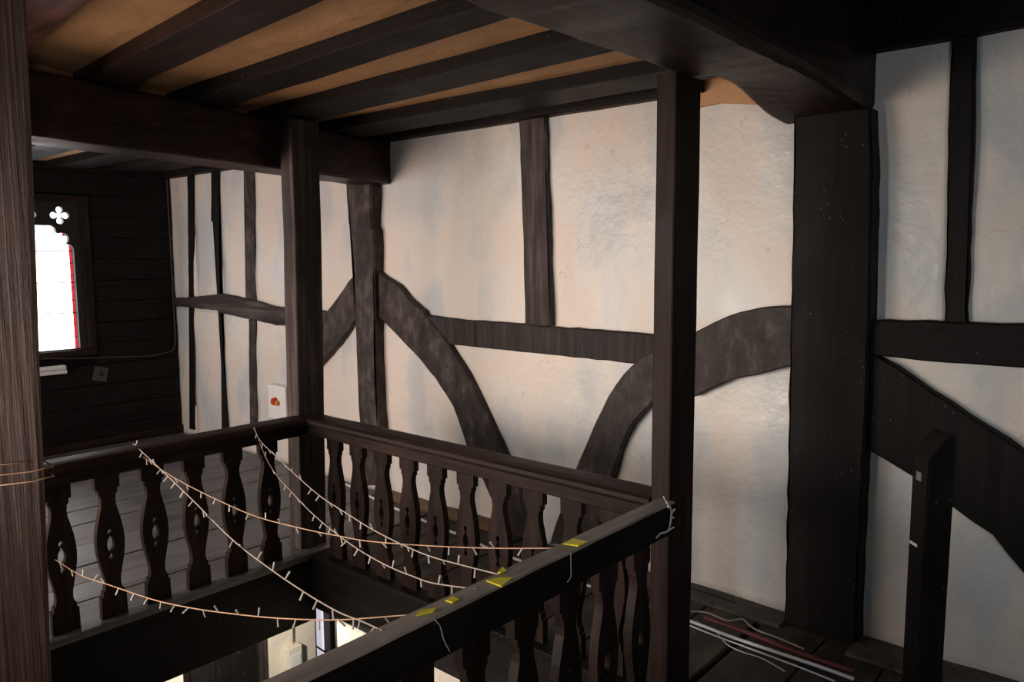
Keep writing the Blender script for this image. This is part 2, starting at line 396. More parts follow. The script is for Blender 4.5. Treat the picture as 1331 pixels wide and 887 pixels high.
M['glass_lilac'] = plain('daylit_pale_glass', (0.8, 0.78, 0.85), 0.3, emit=((0.85, 0.80, 0.95), 0.75))

# ------------------------------------------------------------------ mesh helpers
def link(name, me, mat=None, parent=None, kind=None, loc=None):
    o = bpy.data.objects.new(name, me)
    COL.objects.link(o)
    if mat is not None:
        me.materials.clear()
        me.materials.append(mat)
    if parent is not None:
        o.parent = parent
    if kind:
        o['kind'] = kind
    if loc is not None:
        o.location = loc
    return o

def from_bm(name, bm, mat, parent=None, kind=None, smooth=False):
    bmesh.ops.recalc_face_normals(bm, faces=bm.faces)
    me = bpy.data.meshes.new(name)
    bm.to_mesh(me)
    bm.free()
    if smooth:
        for p in me.polygons:
            p.use_smooth = True
    return link(name, me, mat, parent, kind)

def tag(o, label, cat, group=None):
    o['label'] = label
    o['category'] = cat
    if group:
        o['group'] = group
    return o

def thing(name, label, cat, loc=(0, 0, 0), group=None):
    o = bpy.data.objects.new(name, None)
    COL.objects.link(o)
    o.location = loc
    return tag(o, label, cat, group)

def local(o, parent):
    """Keep o where it stands in the world when it hangs under a moved Empty."""
    o.location = Vector(o.location) - Vector(parent.location)
    return o

def add_box(bm, lo, hi, bevel=0.0, cuts=(0, 0, 0)):
    x0, y0, z0 = lo
    x1, y1, z1 = hi
    vs = [bm.verts.new(p) for p in ((x0, y0, z0), (x1, y0, z0), (x1, y1, z0), (x0, y1, z0), (x0, y0, z1), (x1, y0, z1), (x1, y1, z1), (x0, y1, z1))]
    fs = [bm.faces.new([vs[i] for i in f]) for f in ((0, 3, 2, 1), (4, 5, 6, 7), (0, 1, 5, 4), (1, 2, 6, 5), (2, 3, 7, 6), (3, 0, 4, 7))]
    es = set(e for f in fs for e in f.edges)
    if bevel:
        bmesh.ops.bevel(bm, geom=list(es), offset=bevel, segments=2, affect='EDGES', profile=0.6)

def box(name, lo, hi, mat, parent=None, bevel=0.006, kind=None):
    bm = bmesh.new()
    add_box(bm, lo, hi, bevel)
    return from_bm(name, bm, mat, parent, kind)

def hewn(name, lo, hi, axis, mat, parent=None, bevel=0.015, wob=0.006, step=0.12, seed=0, kind=None, warp=None):
    """A hand-hewn timber: cross-section with eased corners swept along axis with small wavers."""
    a = axis
    u, v = [i for i in range(3) if i != a]
    n = max(2, int((hi[a] - lo[a]) / step))
    bm = bmesh.new()
    b = bevel
    sec = []
    U0, U1, V0, V1 = lo[u], hi[u], lo[v], hi[v]
    for (cu, cv, a0) in ((U1 - b, V1 - b, 0), (U0 + b, V1 - b, 90), (U0 + b, V0 + b, 180), (U1 - b, V0 + b, 270)):
        for k in range(3):
            t = math.radians(a0 + 45 * k)
            sec.append((cu + b * math.cos(t), cv + b * math.sin(t)))
    rings = []
    for i in range(n + 1):
        s = lo[a] + (hi[a] - lo[a]) * i / n
        ring = []
        for j, (p, q) in enumerate(sec):
            c = [0, 0, 0]
            c[a] = s
            c[u] = p
            c[v] = q
            k = j // 3
            w1 = noise.noise((s * 2.3 + seed * 3.1, k * 9.7, seed)) * wob + noise.noise((s * 9 + seed, k * 5.7, seed + 4)) * wob * 0.4
            w2 = noise.noise((s * 2.1 + seed * 1.7, k * 7.3 + 40, seed)) * wob + noise.noise((s * 8 + seed, k * 4.7, seed + 9)) * wob * 0.4
            c[u] += w1
            c[v] += w2
            if warp:
                c = warp(c)
            ring.append(bm.verts.new(c))
        rings.append(ring)
    m_ = len(sec)
    for i in range(n):
        for j in range(m_):
            bm.faces.new((rings[i][j], rings[i][(j + 1) % m_], rings[i + 1][(j + 1) % m_], rings[i + 1][j]))
    bm.faces.new(rings[0])
    bm.faces.new(rings[-1][::-1])
    return from_bm(name, bm, mat, parent, kind)

def prism_y(name, poly, y0, y1, mat, parent=None, bevel=0.008, rough_edge=0.004, seed=0):
    """A timber seen flat on: outline in (x, z), front at y0, back at y1; edge slightly uneven, front arris eased."""
    pts = []
    n = len(poly)
    for i in range(n):
        a = Vector(poly[i])
        b = Vector(poly[(i + 1) % n])
        L = (b - a).length
        k = max(1, int(L / 0.07))
        for j in range(k):
            p = a.lerp(b, j / k)
            if j or k == 1:
                d = (b - a).normalized()
                nrm = Vector((-d.y, d.x))
                p = p + nrm * noise.noise((p.x * 11, p.y * 11, seed)) * rough_edge
            pts.append(p)
    bm = bmesh.new()
    # inner front ring, outer ring slightly behind, back ring
    cnt = len(pts)
    inner = []
    for i in range(cnt):
        p0, p, p1 = pts[i - 1], pts[i], pts[(i + 1) % cnt]
        d = (p1 - p0)
        if d.length < 1e-6:
            d = Vector((1, 0))
        d.normalize()
        inner.append(p + Vector((d.y, -d.x)) * bevel * SGN(poly))
    f = [bm.verts.new((p.x, y0, p.y)) for p in inner]
    o = [bm.verts.new((p.x, y0 + bevel, p.y)) for p in pts]
    r = [bm.verts.new((p.x, y1, p.y)) for p in pts]
    face = bm.faces.new(f)
    for i in range(cnt):
        j = (i + 1) % cnt
        bm.faces.new((f[i], f[j], o[j], o[i]))
        bm.faces.new((o[i], o[j], r[j], r[i]))
    bm.faces.new(r[::-1])
    bmesh.ops.triangulate(bm, faces=[x for x in bm.faces if len(x.verts) > 4])
    return from_bm(name, bm, mat, parent)

def SGN(poly):
    s = 0
    for i in range(len(poly)):
        a, b = poly[i], poly[(i + 1) % len(poly)]
        s += a[0] * b[1] - b[0] * a[1]
    return -1 if s > 0 else 1

def tube(name, pts, r, mat, parent=None, sides=6, kind=None):
    bm = bmesh.new()
    P = [Vector(p) for p in pts]
    rings = []
    for i, p in enumerate(P):
        d = (P[min(i + 1, len(P) - 1)] - P[max(i - 1, 0)]).normalized()
        up = Vector((0, 0, 1)) if abs(d.z) < 0.9 else Vector((1, 0, 0))
        s = d.cross(up).normalized()
        t = s.cross(d).normalized()
        rings.append([bm.verts.new(p + (s * math.cos(2 * PI * k / sides) + t * math.sin(2 * PI * k / sides)) * r) for k in range(sides)])
    for i in range(len(P) - 1):
        for k in range(sides):
            bm.faces.new((rings[i][k], rings[i][(k + 1) % sides], rings[i + 1][(k + 1) % sides], rings[i + 1][k]))
    bm.faces.new(rings[0])
    bm.faces.new(rings[-1][::-1])
    return from_bm(name, bm, mat, parent, kind, smooth=True)

def smooth_path(pts, n=6):
    """Catmull-Rom through the points."""
    P = [Vector(p) for p in pts]
    P = [P[0] * 2 - P[1]] + P + [P[-1] * 2 - P[-2]]
    out = []
    for i in range(1, len(P) - 2):
        for k in range(n):
            t = k / n
            a, b, c, d = P[i - 1], P[i], P[i + 1], P[i + 2]
            out.append(0.5 * ((2 * b) + (c - a) * t + (2 * a - 5 * b + 4 * c - d) * t * t + (3 * b - a - 3 * c + d) * t ** 3))
    out.append(P[-2])
    return out

def sweep(name, sec, p0, p1, frame, mat, parent=None, step=0.2, wob=0.002, seed=0):
    """Sweep a closed section (list of (side, up)) from p0 to p1; frame is the side vector."""
    bm = bmesh.new()
    p0, p1, side = Vector(p0), Vector(p1), Vector(frame)
    n = max(1, int((p1 - p0).length / step))
    rings = []
    for i in range(n + 1):
        c = p0.lerp(p1, i / n)
        w = noise.noise((i * 0.7, seed, 3)) * wob
        w2 = noise.noise((i * 0.6, seed, 8)) * wob
        rings.append([bm.verts.new(c + side * (s + w) + Vector((0, 0, u + w2))) for s, u in sec])
    k = len(sec)
    for i in range(n):
        for j in range(k):
            bm.faces.new((rings[i][j], rings[i][(j + 1) % k], rings[i + 1][(j + 1) % k], rings[i + 1][j]))
    bm.faces.new(rings[0])
    bm.faces.new(rings[-1][::-1])
    return from_bm(name, bm, mat, parent)

def cut_plate(name, outline, holes, thick, plane):
    """Flat plate with holes as a mesh: a 2D curve filled and extruded, then turned by plane(u, v, w) -> xyz."""
    cu = bpy.data.curves.new(name + '_outline', 'CURVE')
    cu.dimensions = '2D'
    cu.fill_mode = 'BOTH'
    cu.extrude = thick / 2
    for ring in [outline] + holes:
        sp = cu.splines.new('POLY')
        sp.points.add(len(ring) - 1)
        for p, (u, v) in zip(sp.points, ring):
            p.co = (u, v, 0, 1)
        sp.use_cyclic_u = True
    tmp = bpy.data.objects.new('outline', cu)
    COL.objects.link(tmp)
    bpy.context.view_layer.update()
    me = bpy.data.meshes.new_from_object(tmp.evaluated_get(bpy.context.evaluated_depsgraph_get()))
    bpy.data.objects.remove(tmp)
    bpy.data.curves.remove(cu)
    me.name = name
    for v in me.vertices:
        v.co = plane(*v.co)
    bm = bmesh.new()
    bm.from_mesh(me)
    bmesh.ops.remove_doubles(bm, verts=bm.verts, dist=0.0004)
    bmesh.ops.recalc_face_normals(bm, faces=bm.faces)
    for f in bm.faces:
        f.smooth = False
    bm.to_mesh(me)
    bm.free()
    return me

# ------------------------------------------------------------------ floor
WX0, WX1 = -3.69, -1.40          # the open well in plan
WY0, WY1 = 0.44, 2.46
WALL = 3.50
FAR = -7.38

floor = box('floor', (FAR, WY1 + 0.02, -0.12), (1.6, WALL + 0.1, -0.045), M['black_x'], bevel=0, kind='structure')
box('floor_slab', (FAR, -1.6, -0.12), (WX0 - 0.02, WY1 + 0.02, -0.045), M['black_x'], floor, bevel=0)
box('floor_slab', (WX1 + 0.02, -1.6, -0.12), (1.6, WY1 + 0.02, -0.045), M['black_x'], floor, bevel=0)
box('floor_slab', (WX0 - 0.02, -1.6, -0.12), (WX1 + 0.02, WY0 - 0.02, -0.045), M['black_x'], floor, bevel=0)

def plank(x0, x1, y0, y1, dz, mat='floor'):
    bm = bmesh.new()
    n = max(1, int((y1 - y0) / 0.5))
    add = []
    g = 0.004
    for i in range(n + 1):
        y = y0 + (y1 - y0) * i / n
        wz = dz + noise.noise((x0 * 3, y * 1.7, 2)) * 0.004
        w = noise.noise((x0 * 5, y * 2.0, 6)) * 0.003
        add.append([bm.verts.new(p) for p in ((x0 + g + w, y, -0.045), (x0 + g + w, y, -0.004 + wz), (x0 + g + 0.004 + w, y, wz), (x1 - g - 0.004 + w, y, wz), (x1 - g + w, y, -0.004 + wz), (x1 - g + w, y, -0.045))])
    for i in range(n):
        for j in range(5):
            bm.faces.new((add[i][j], add[i][j + 1], add[i + 1][j + 1], add[i + 1][j]))
    bm.faces.new(add[0][::-1])
    bm.faces.new(add[-1])
    return from_bm('floor_plank', bm, M[mat], floor)

edges = [FAR, -7.1, -6.7, -6.3, -5.9, -5.58, -5.266, -4.88, -4.53, -4.29, -4.05, WX0 - 0.02]
for a, b in zip(edges, edges[1:]):
    plank(a, b, -1.6, WALL - 0.03, random.uniform(-0.004, 0.002))
xs = [WX0 + (WX1 - WX0) * i / 9 for i in range(10)]
for a, b in zip(xs, xs[1:]):
    plank(a, b, WY1 + 0.02, WALL - 0.03, random.uniform(-0.003, 0.002), 'floor_dirty')
x = WX1 + 0.02
while x < 1.3:
    w = random.uniform(0.2, 0.28)
    plank(x, min(x + w, 1.6), -1.6, WALL - 0.03, random.uniform(-0.003, 0.002), 'floor_dirty')
    x += w

# fascias of the well
def fascia(name, lo, hi, mat, nose_lo, nose_hi):
    f = box(name, lo, hi, mat, bevel=0.004, kind='structure')
    box('nosing', nose_lo, nose_hi, M['floor_y'] if name == 'trim_1' else mat, f, bevel=0.008)
    return f
fascia('trim_1', (WX0 - 0.06, WY0, -0.40), (WX0 - 0.012, WY1 + 0.03, -0.012), M['black_y'], (WX0 - 0.10, WY0, -0.030), (WX0, WY1 + 0.03, 0.006))
fascia('trim_2', (WX0 - 0.012, WY1 + 0.012, -0.325), (WX1 + 0.012, WY1 + 0.06, -0.02), M['black_x'], (WX0, WY1, -0.030), (WX1, WY1 + 0.10, 0.006))
fascia('trim_3', (WX1 + 0.012, WY0, -0.36), (WX1 + 0.06, WY1 + 0.03, -0.012), M['black_y'], (WX1, WY0, -0.030), (WX1 + 0.10, WY1, 0.006))

# ------------------------------------------------------------------ long framed wall
wall = box('wall_back', (FAR - 0.2, WALL + 0.03, -0.12), (1.6, WALL + 0.12, 2.75), M['plaster'], bevel=0, kind='structure')

def plaster_panel(x0, x1, z0, z1, seed):
    nx = max(2, int((x1 - x0) / 0.06))
    nz = max(2, int((z1 - z0) / 0.06))
    bm = bmesh.new()
    grid = []
    for i in range(nx + 1):
        row = []
        for k in range(nz + 1):
            x = x0 + (x1 - x0) * i / nx
            z = z0 + (z1 - z0) * k / nz
            d = 0.016 * noise.noise((x * 1.6, seed, z * 1.6)) + 0.008 * noise.noise((x * 5, seed, z * 4))
            row.append(bm.verts.new((x, WALL + d, z)))
        grid.append(row)
    for i in range(nx):
        for k in range(nz):
            bm.faces.new((grid[i][k], grid[i + 1][k], grid[i + 1][k + 1], grid[i][k + 1]))
    edge = [e for e in bm.edges if e.is_boundary]
    ext = bmesh.ops.extrude_edge_only(bm, edges=edge)
    for v in ext['geom']:
        if isinstance(v, bmesh.types.BMVert):
            v.co.y = WALL + 0.03
    return from_bm('plaster_panel', bm, M['plaster'], wall, smooth=True)

mid = 1.24
UP_X = [-7.42, -6.93, -6.46, -5.92, -4.38, -2.85, -1.15, -0.70, -0.33, 1.5]
LOW_X = [-7.42, -7.08, -6.50, -5.99, -4.33, -1.15, 1.5]
for i, (a, b) in enumerate(zip(UP_X, UP_X[1:])):
    plaster_panel(a + 0.002, b - 0.002, (1.35 if a > -1.2 else mid) + 0.002, 2.62, i)
for i, (a, b) in enumerate(zip(LOW_X, LOW_X[1:])):
    plaster_panel(a + 0.002, b - 0.002, -0.02, (1.35 if a > -1.2 else mid) - 0.002, i + 20)
# tan wash left on the wall head under the hollow of the great beam
prism_y('tan_band', [(-1.84, 2.415), (-1.72, 2.418), (-1.62, 2.405), (-1.56, 2.392), (-1.50, 2.388), (-1.42, 2.372), (-1.33, 2.345), (-1.30, 2.62), (-1.84, 2.62)], WALL - 0.022, WALL + 0.02, M['tan'], wall, bevel=0.003, rough_edge=0.006)

WM = {'oak': 'black_z', 'oak_grey': 'oak_rough', 'oak_blue': 'oak_rough', 'oak_warm': 'oak_z', 'oak_stripe': 'stripe', 'oak_brace': 'oak_rough', 'oak_black': 'black_z'}
for i, (nm, yf, mt, poly, lab) in enumerate(TIMBERS):
    mat = M[WM[mt]]
    if nm == 'mid_rail' and mt != 'oak_stripe':
        mat = M['oak_x'] if mt == 'oak_grey' else M['black_x']
    prism_y(nm, poly, yf, WALL + 0.025, mat, wall, bevel=0.010 if nm == 'post' else 0.007, rough_edge=0.007, seed=i * 3.3)

# top plates and foot of the wall
hewn('wall_plate', (-4.12, WALL - 0.085, 2.478), (-1.80, WALL + 0.03, 2.62), 0, M['black_x'], wall, seed=3, wob=0.006)
hewn('wall_plate', (FAR, WALL - 0.085, 2.455), (-4.14, WALL + 0.03, 2.62), 0, M['black_x'], wall, seed=4, wob=0.006)
hewn('wall_plate', (-1.03, WALL - 0.07, 2.53), (1.5, WALL + 0.03, 2.75), 0, M['black_x'], wall, seed=5, wob=0.008)
hewn('foot_sill', (-4.20, WALL - 0.10, -0.04), (-3.10, WALL + 0.02, 0.035), 0, M['foot'], wall, seed=8, wob=0.006, bevel=0.01)
hewn('foot_sill', (-2.45, WALL - 0.16, -0.04), (-1.30, WALL + 0.02, 0.008), 0, M['dust'], wall, seed=9, wob=0.01, bevel=0.01)
hewn('foot_sill', (-0.99, WALL - 0.22, -0.04), (1.5, WALL + 0.02, 0.010), 0, M['dust'], wall, seed=10, wob=0.01, bevel=0.01)

# ------------------------------------------------------------------ far boarded wall with its stained glass window
wall_l = box('wall_left', (FAR - 0.16, -1.6, -0.12), (FAR - 0.10, 1.98, 2.75), M['black_z'], bevel=0, kind='structure')
box('wall_core', (FAR - 0.16, 2.76, -0.12), (FAR - 0.10, WALL + 0.1, 2.75), M['black_z'], wall_l, bevel=0)
box('wall_core', (FAR - 0.16, 1.98, -0.12), (FAR - 0.10, 2.76, 0.84), M['black_z'], wall_l, bevel=0)
box('wall_core', (FAR - 0.16, 1.98, 2.24), (FAR - 0.10, 2.76, 2.75), M['black_z'], wall_l, bevel=0)
for k in range(14):
    z0 = -0.01 + k * 0.19
    z1 = min(z0 + 0.186, 2.62)
    spans = [(-1.6, 1.985), (2.755, WALL)] if z1 > 0.80 and z0 < 2.26 else [(-1.6, WALL)]
    for a, b in spans:
        d = random.uniform(0, 0.008)
        box('wall_board', (FAR - 0.10, a, z0), (FAR - 0.012 + d, b, z1), M['black_y'], wall_l, bevel=0.005)
box('skirting', (FAR - 0.01, -1.6, 0.0), (FAR + 0.03, WALL - 0.01, 0.075), M['brown_y'], wall_l, bevel=0.008)

win = box('window_1', (FAR - 0.10, 2.03, 0.835), (FAR + 0.015, 2.79, 0.895), M['brown_y'], bevel=0.008, kind='structure')
for y0 in (2.03, 2.72):
    box('window_jamb', (FAR - 0.10, y0, 0.895), (FAR + 0.01, y0 + 0.07, 2.19), M['brown_z'], win, bevel=0.006)
box('window_head', (FAR - 0.10, 2.03, 2.19), (FAR + 0.01, 2.79, 2.25), M['brown_y'], win, bevel=0.006)

def lobes(cs, n=14):
    """Outline of a union of discs around their centre, walked by angle."""
    cy = sum(c[0] for c in cs) / len(cs)
    cz = sum(c[1] for c in cs) / len(cs)
    return cy, cz

def quatrefoil(cy, cz, d, r, n=72):
    out = []
    for i in range(n):
        t = 2 * PI * i / n
        best = 0.022
        for k in range(4):
            a = k * PI / 2
            ox, oz = d * math.cos(a), d * math.sin(a)
            b = ox * math.cos(t) + oz * math.sin(t)
            disc = b * b - (d * d - r * r)
            if disc >= 0:
                best = max(best, b + math.sqrt(disc))
        out.append((cy + best * math.cos(t), cz + best * math.sin(t)))
    return out

LY0, LY1, LZ0 = 2.18, 2.655, 0.905
LC = (LY0 + LY1) / 2
def arc(cy, cz, r, a0, a1, n=10):
    return [(cy + r * math.cos(math.radians(a0 + (a1 - a0) * i / n)), cz + r * math.sin(math.radians(a0 + (a1 - a0) * i / n))) for i in range(n + 1)]
half = [(LY1, LZ0), (LY1, 1.76)] + arc(LY1 - 0.05, 1.775, 0.05, 0, 100) + arc(LY1 - 0.085, 1.872, 0.05, -40, 120) + arc(LC + 0.055, 1.935, 0.05, -10, 105)
light_hole = half + [(2 * LC - y, z) for y, z in half[::-1]]
plate = cut_plate('tracery', [(2.10, 0.895), (2.72, 0.895), (2.72, 2.19), (2.10, 2.19)], [light_hole, quatrefoil(2.56, 2.072, 0.047, 0.029), quatrefoil(2.302, 2.072, 0.047, 0.029)], 0.05, lambda u, v, w: (FAR - 0.035 + w, u, v))
link('tracery', plate, M['lead'], win)
gx = FAR - 0.07
zs = [LZ0 - 0.01, 1.22, 1.49, 1.765, 2.0]
for a, b in zip(zs, zs[1:]):
    box('glass_pane', (gx - 0.004, LY0 + 0.03, a + 0.004), (gx, LY1 - 0.022, b - 0.004), M['glass_white'], win, bevel=0)
k = 0
z = LZ0 - 0.01
while z < 1.76:
    for y0, y1 in ((LY0 - 0.01, LY0 + 0.026), (LY1 - 0.018, LY1 + 0.01)):
        box('red_border_pane', (gx - 0.004, y0, z + 0.004), (gx, y1, z + 0.105), M['glass_red'], win, bevel=0)
    z += 0.109
box('red_border_pane', (gx - 0.004, LY0 - 0.01, 1.77), (gx, LY0 + 0.026, 1.96), M['glass_red'], win, bevel=0)
box('red_border_pane', (gx - 0.004, LY1 - 0.018, 1.77), (gx, LY1 + 0.01, 1.96), M['glass_red'], win, bevel=0)
box('red_border_pane', (gx + 0.001, LY1 - 0.07, 1.895), (gx + 0.004, LY1 - 0.02, 1.99), M['glass_red'], win, bevel=0)
for cy in (2.56, 2.302):
    box('quatrefoil_pane', (gx - 0.004, cy - 0.10, 2.005), (gx, cy + 0.10, 2.16), M['glass_white'], win, bevel=0)
for zz in zs[1:-1]:
    box('glazing_bar', (gx, LY0 - 0.005, zz - 0.004), (gx + 0.008, LY1 + 0.005, zz + 0.004), M['lead'], win, bevel=0)

win.location = (0, -0.04, 0.006)

# things fixed to the far wall
hb = thing('wall_light', 'white strip light fixed to the dark wall under the stained glass window', 'lamp', (FAR, 2.32, 0.68))
local(box('lamp_body', (FAR - 0.013, 2.19, 0.705), (FAR + 0.05, 2.475, 0.738), M['white_plastic'], hb, bevel=0.006), hb)
local(box('lamp_shade', (FAR - 0.010, 2.195, 0.740), (FAR + 0.06, 2.470, 0.780), M['white_paint'], hb, bevel=0.014), hb)
pc = thing('paper_card', 'small dim square card tacked crookedly to the dark boarded wall', 'card', (FAR, 2.765, 0.66))
bm = bmesh.new()
add_box(bm, (-0.003, -0.06, -0.065), (0.004, 0.06, 0.065), 0)
bmesh.ops.rotate(bm, verts=bm.verts, cent=(0, 0, 0), matrix=Matrix.Rotation(math.radians(-14), 3, 'X'))
from_bm('card', bm, M['dim_card'], pc)
bm = bmesh.new()
bmesh.ops.create_cone(bm, cap_ends=True, segments=10, radius1=0.022, radius2=0.018, depth=0.004, matrix=Matrix.Translation((0.006, 0.005, 0)) @ Matrix.Rotation(PI / 2, 4, 'Y'))
from_bm('pin', bm, M['lead'], pc)
tag(tube('wall_cable', smooth_path([(FAR + 0.012, y, z) for y, z in WIN['cable'][:5]] + [(FAR + 0.012, 3.455, 0.857), (FAR + 0.012, 3.465, 1.22), (FAR + 0.012, 3.465, 1.97), (FAR + 0.012, 3.465, 2.50)]), 0.006, M['dim_card']), 'thin grey cable sagging across the dark end wall and up its corner', 'cable')

# ------------------------------------------------------------------ ceiling: joists with tan plaster between
ceil = box('ceiling', (FAR, -1.6, 2.60), (-1.2, WALL, 2.66), M['black_x'], bevel=0, kind='structure')
#        y of each joist's two sides at x = -3.69 and at x = -1.75
JOISTS = [(-0.95, -0.70, -0.95, -0.70), (-0.40, -0.15, -0.40, -0.15), (0.25, 0.50, 0.20, 0.45), (0.82, 1.11, 0.62, 0.895), (1.391, 1.578, 1.248, 1.44), (1.873, 2.10, 1.811, 1.965), (2.39, 2.645, 2.315, 2.536), (2.91, 3.22, 2.937, 3.20)]
JM = ['brown_x', 'brown_x', 'brown_x', 'red_joist', 'brown_x', 'black_x', 'black_x', 'black_x']
for i, (a0, a1, b0, b1) in enumerate(JOISTS):
    def warp(c, a0=a0, a1=a1, b0=b0, b1=b1):
        t = min(max((c[0] + 3.69) / 1.94, -0.6), 1.3)
        y0, y1 = a0 + (b0 - a0) * t, a1 + (b1 - a1) * t
        return (c[0], y0 + (y1 - y0) * c[1], c[2])
    hewn('joist', (FAR + 0.01, 0.0, 2.472), (-1.25, 1.0, 2.60), 0, M[JM[i]], ceil, bevel=0.007, wob=0.004, step=0.15, seed=i + 30,
         warp=warp)
for i in range(len(JOISTS)):
    lo = JOISTS[i]
    hi = JOISTS[i + 1] if i + 1 < len(JOISTS) else (3.47, 0, 3.47, 0)
    bm = bmesh.new()
    n = 24
    rows = []
    for k in range(n + 1):
        x = FAR + 0.01 + (-1.25 - FAR - 0.01) * k / n
        t = min(max((x + 3.69) / 1.94, -0.6), 1.3)
        y0 = lo[1] + (lo[3] - lo[1]) * t - 0.006
        y1 = hi[0] + (hi[2] - hi[0]) * t + 0.006
        rows.append([bm.verts.new((x, y0 + (y1 - y0) * j / 4, 2.532 + 0.005 * noise.noise((x * 1.5, j * 0.7, i)))) for j in range(5)])
    for k in range(n):
        for j in range(4):
            bm.faces.new((rows[k][j], rows[k][j + 1], rows[k + 1][j + 1], rows[k + 1][j]))
    ex = bmesh.ops.extrude_face_region(bm, geom=bm.faces[:])
    for v in ex['geom']:
        if isinstance(v, bmesh.types.BMVert):
            v.co.z = 2.598
    from_bm('ceiling_panel', bm, M['tan'], ceil, smooth=False)

for i in range(2, len(JOISTS)):  # unseen blocks added over the beam to stop light from the left
    y0 = JOISTS[i][1] - 0.01
    y1 = (JOISTS[i + 1][0] if i + 1 < len(JOISTS) else 3.46) + 0.01
    xa, xb = (-3.76 - 0.245 * (y - 1.1) for y in (y0, y1))
    bm = bmesh.new()
    vs = [bm.verts.new(p) for p in ((xa, y0, 2.462), (xb, y1, 2.462), (xb, y1, 2.54), (xa, y0, 2.54), (xa - 0.06, y0, 2.462), (xb - 0.06, y1, 2.462), (xb - 0.06, y1, 2.54), (xa - 0.06, y0, 2.54))]
    for f in ((0, 1, 2, 3), (7, 6, 5, 4), (0, 4, 5, 1), (2, 6, 7, 3), (1, 5, 6, 2), (0, 3, 7, 4)):
        bm.faces.new([vs[k] for k in f])
    from_bm('light_stop', bm, M['tan'], ceil)

# higher dark ceiling right of the great beam
ceil2 = box('ceiling_stair', (-1.2, -1.6, 2.78), (1.6, WALL + 0.05, 2.84), M['black_x'], bevel=0, kind='structure')
for i, y in enumerate([-0.9, -0.3, 0.3, 0.9, 1.5, 2.1, 2.75]):
    hewn('joist', (-1.05, y, 2.62), (1.55, y + 0.22, 2.78), 0, M['black_x'], ceil2, seed=60 + i, wob=0.008)
x = -1.05
while x < 1.5:
    box('ceiling_board', (x + 0.003, -1.6, 2.755), (x + 0.217, WALL, 2.78), M['black_y'], ceil2, bevel=0.004)
    x += 0.22

# ------------------------------------------------------------------ great beams and posts
def warp_a(c):
    # the old beam runs a little askew to the balustrade
    return (c[0] - 3.555 - 0.245 * (c[1] - 1.1), c[1], c[2])
b1 = hewn('ceiling_beam', (-0.27, -1.6, 2.20), (0.0, WALL - 0.005, 2.468), 1, M['red_beam'], seed=11, wob=0.006, bevel=0.014, warp=warp_a)
tag(b1, 'heavy black cross beam over the far balustrade, ends of the joists on it', 'beam', 'great ceiling beams')
def warp_c(c):
    x, y, z = c
    if z < 2.45:
        z -= 0.045 * max(0.0, min(1.0, (y - 2.9) / 0.5))
        # worn hollow in the lower arris between the near post and the wall post
        if x < -1.25:
            z += 0.05 * math.exp(-((y - 3.0) / 0.22) ** 2) + 0.03 * math.exp(-((y - 2.75) / 0.12) ** 2)
    return (x, y, z)
b2 = hewn('ceiling_beam', (-1.425, -1.6, 2.335), (-1.035, WALL - 0.005, 2.76), 1, M['brown_y'], seed=12, wob=0.012, bevel=0.03, step=0.07, warp=warp_c)
tag(b2, 'massive rough dark beam crossing overhead onto the widest wall post', 'beam', 'great ceiling beams')

def post(label, lo, hi, mats, bevel, wob, seed, warp=None, name='post'):
    o = hewn(name, lo, hi, 2, mats, bevel=bevel, wob=wob, seed=seed, warp=warp)
    tag(o, label, 'post', 'free standing gallery posts')
    return o
def warp_p1(c):
    x, y, z = c
    x -= (1.85 - z) * 0.028 if z < 1.85 else 0     # leans a little, old timber
    if z < 0.10:
        pass
    return (x, y, z)
def warp_p0(c):
    return (c[0], c[1] + 0.032 * (c[2] - 1.7), c[2])
post('dark square post at the far corner where both moulded balustrades meet', (-3.860, 2.46, 0.0), (-3.740, 2.640, 2.46), M['oak_z'], 0.010, 0.003, 21, warp_p1)
post('slim black post at the near corner, white wire round its foot of rail', (-1.462, 2.462, 0.0), (-1.380, 2.645, 2.338), M['brown_z'], 0.008, 0.003, 22)
post('brown worn post with pale grain close to the left edge', (-1.552, 0.265, -0.4), (-1.385, 0.437, 2.60), M['worn'], 0.012, 0.003, 23, warp_p0)

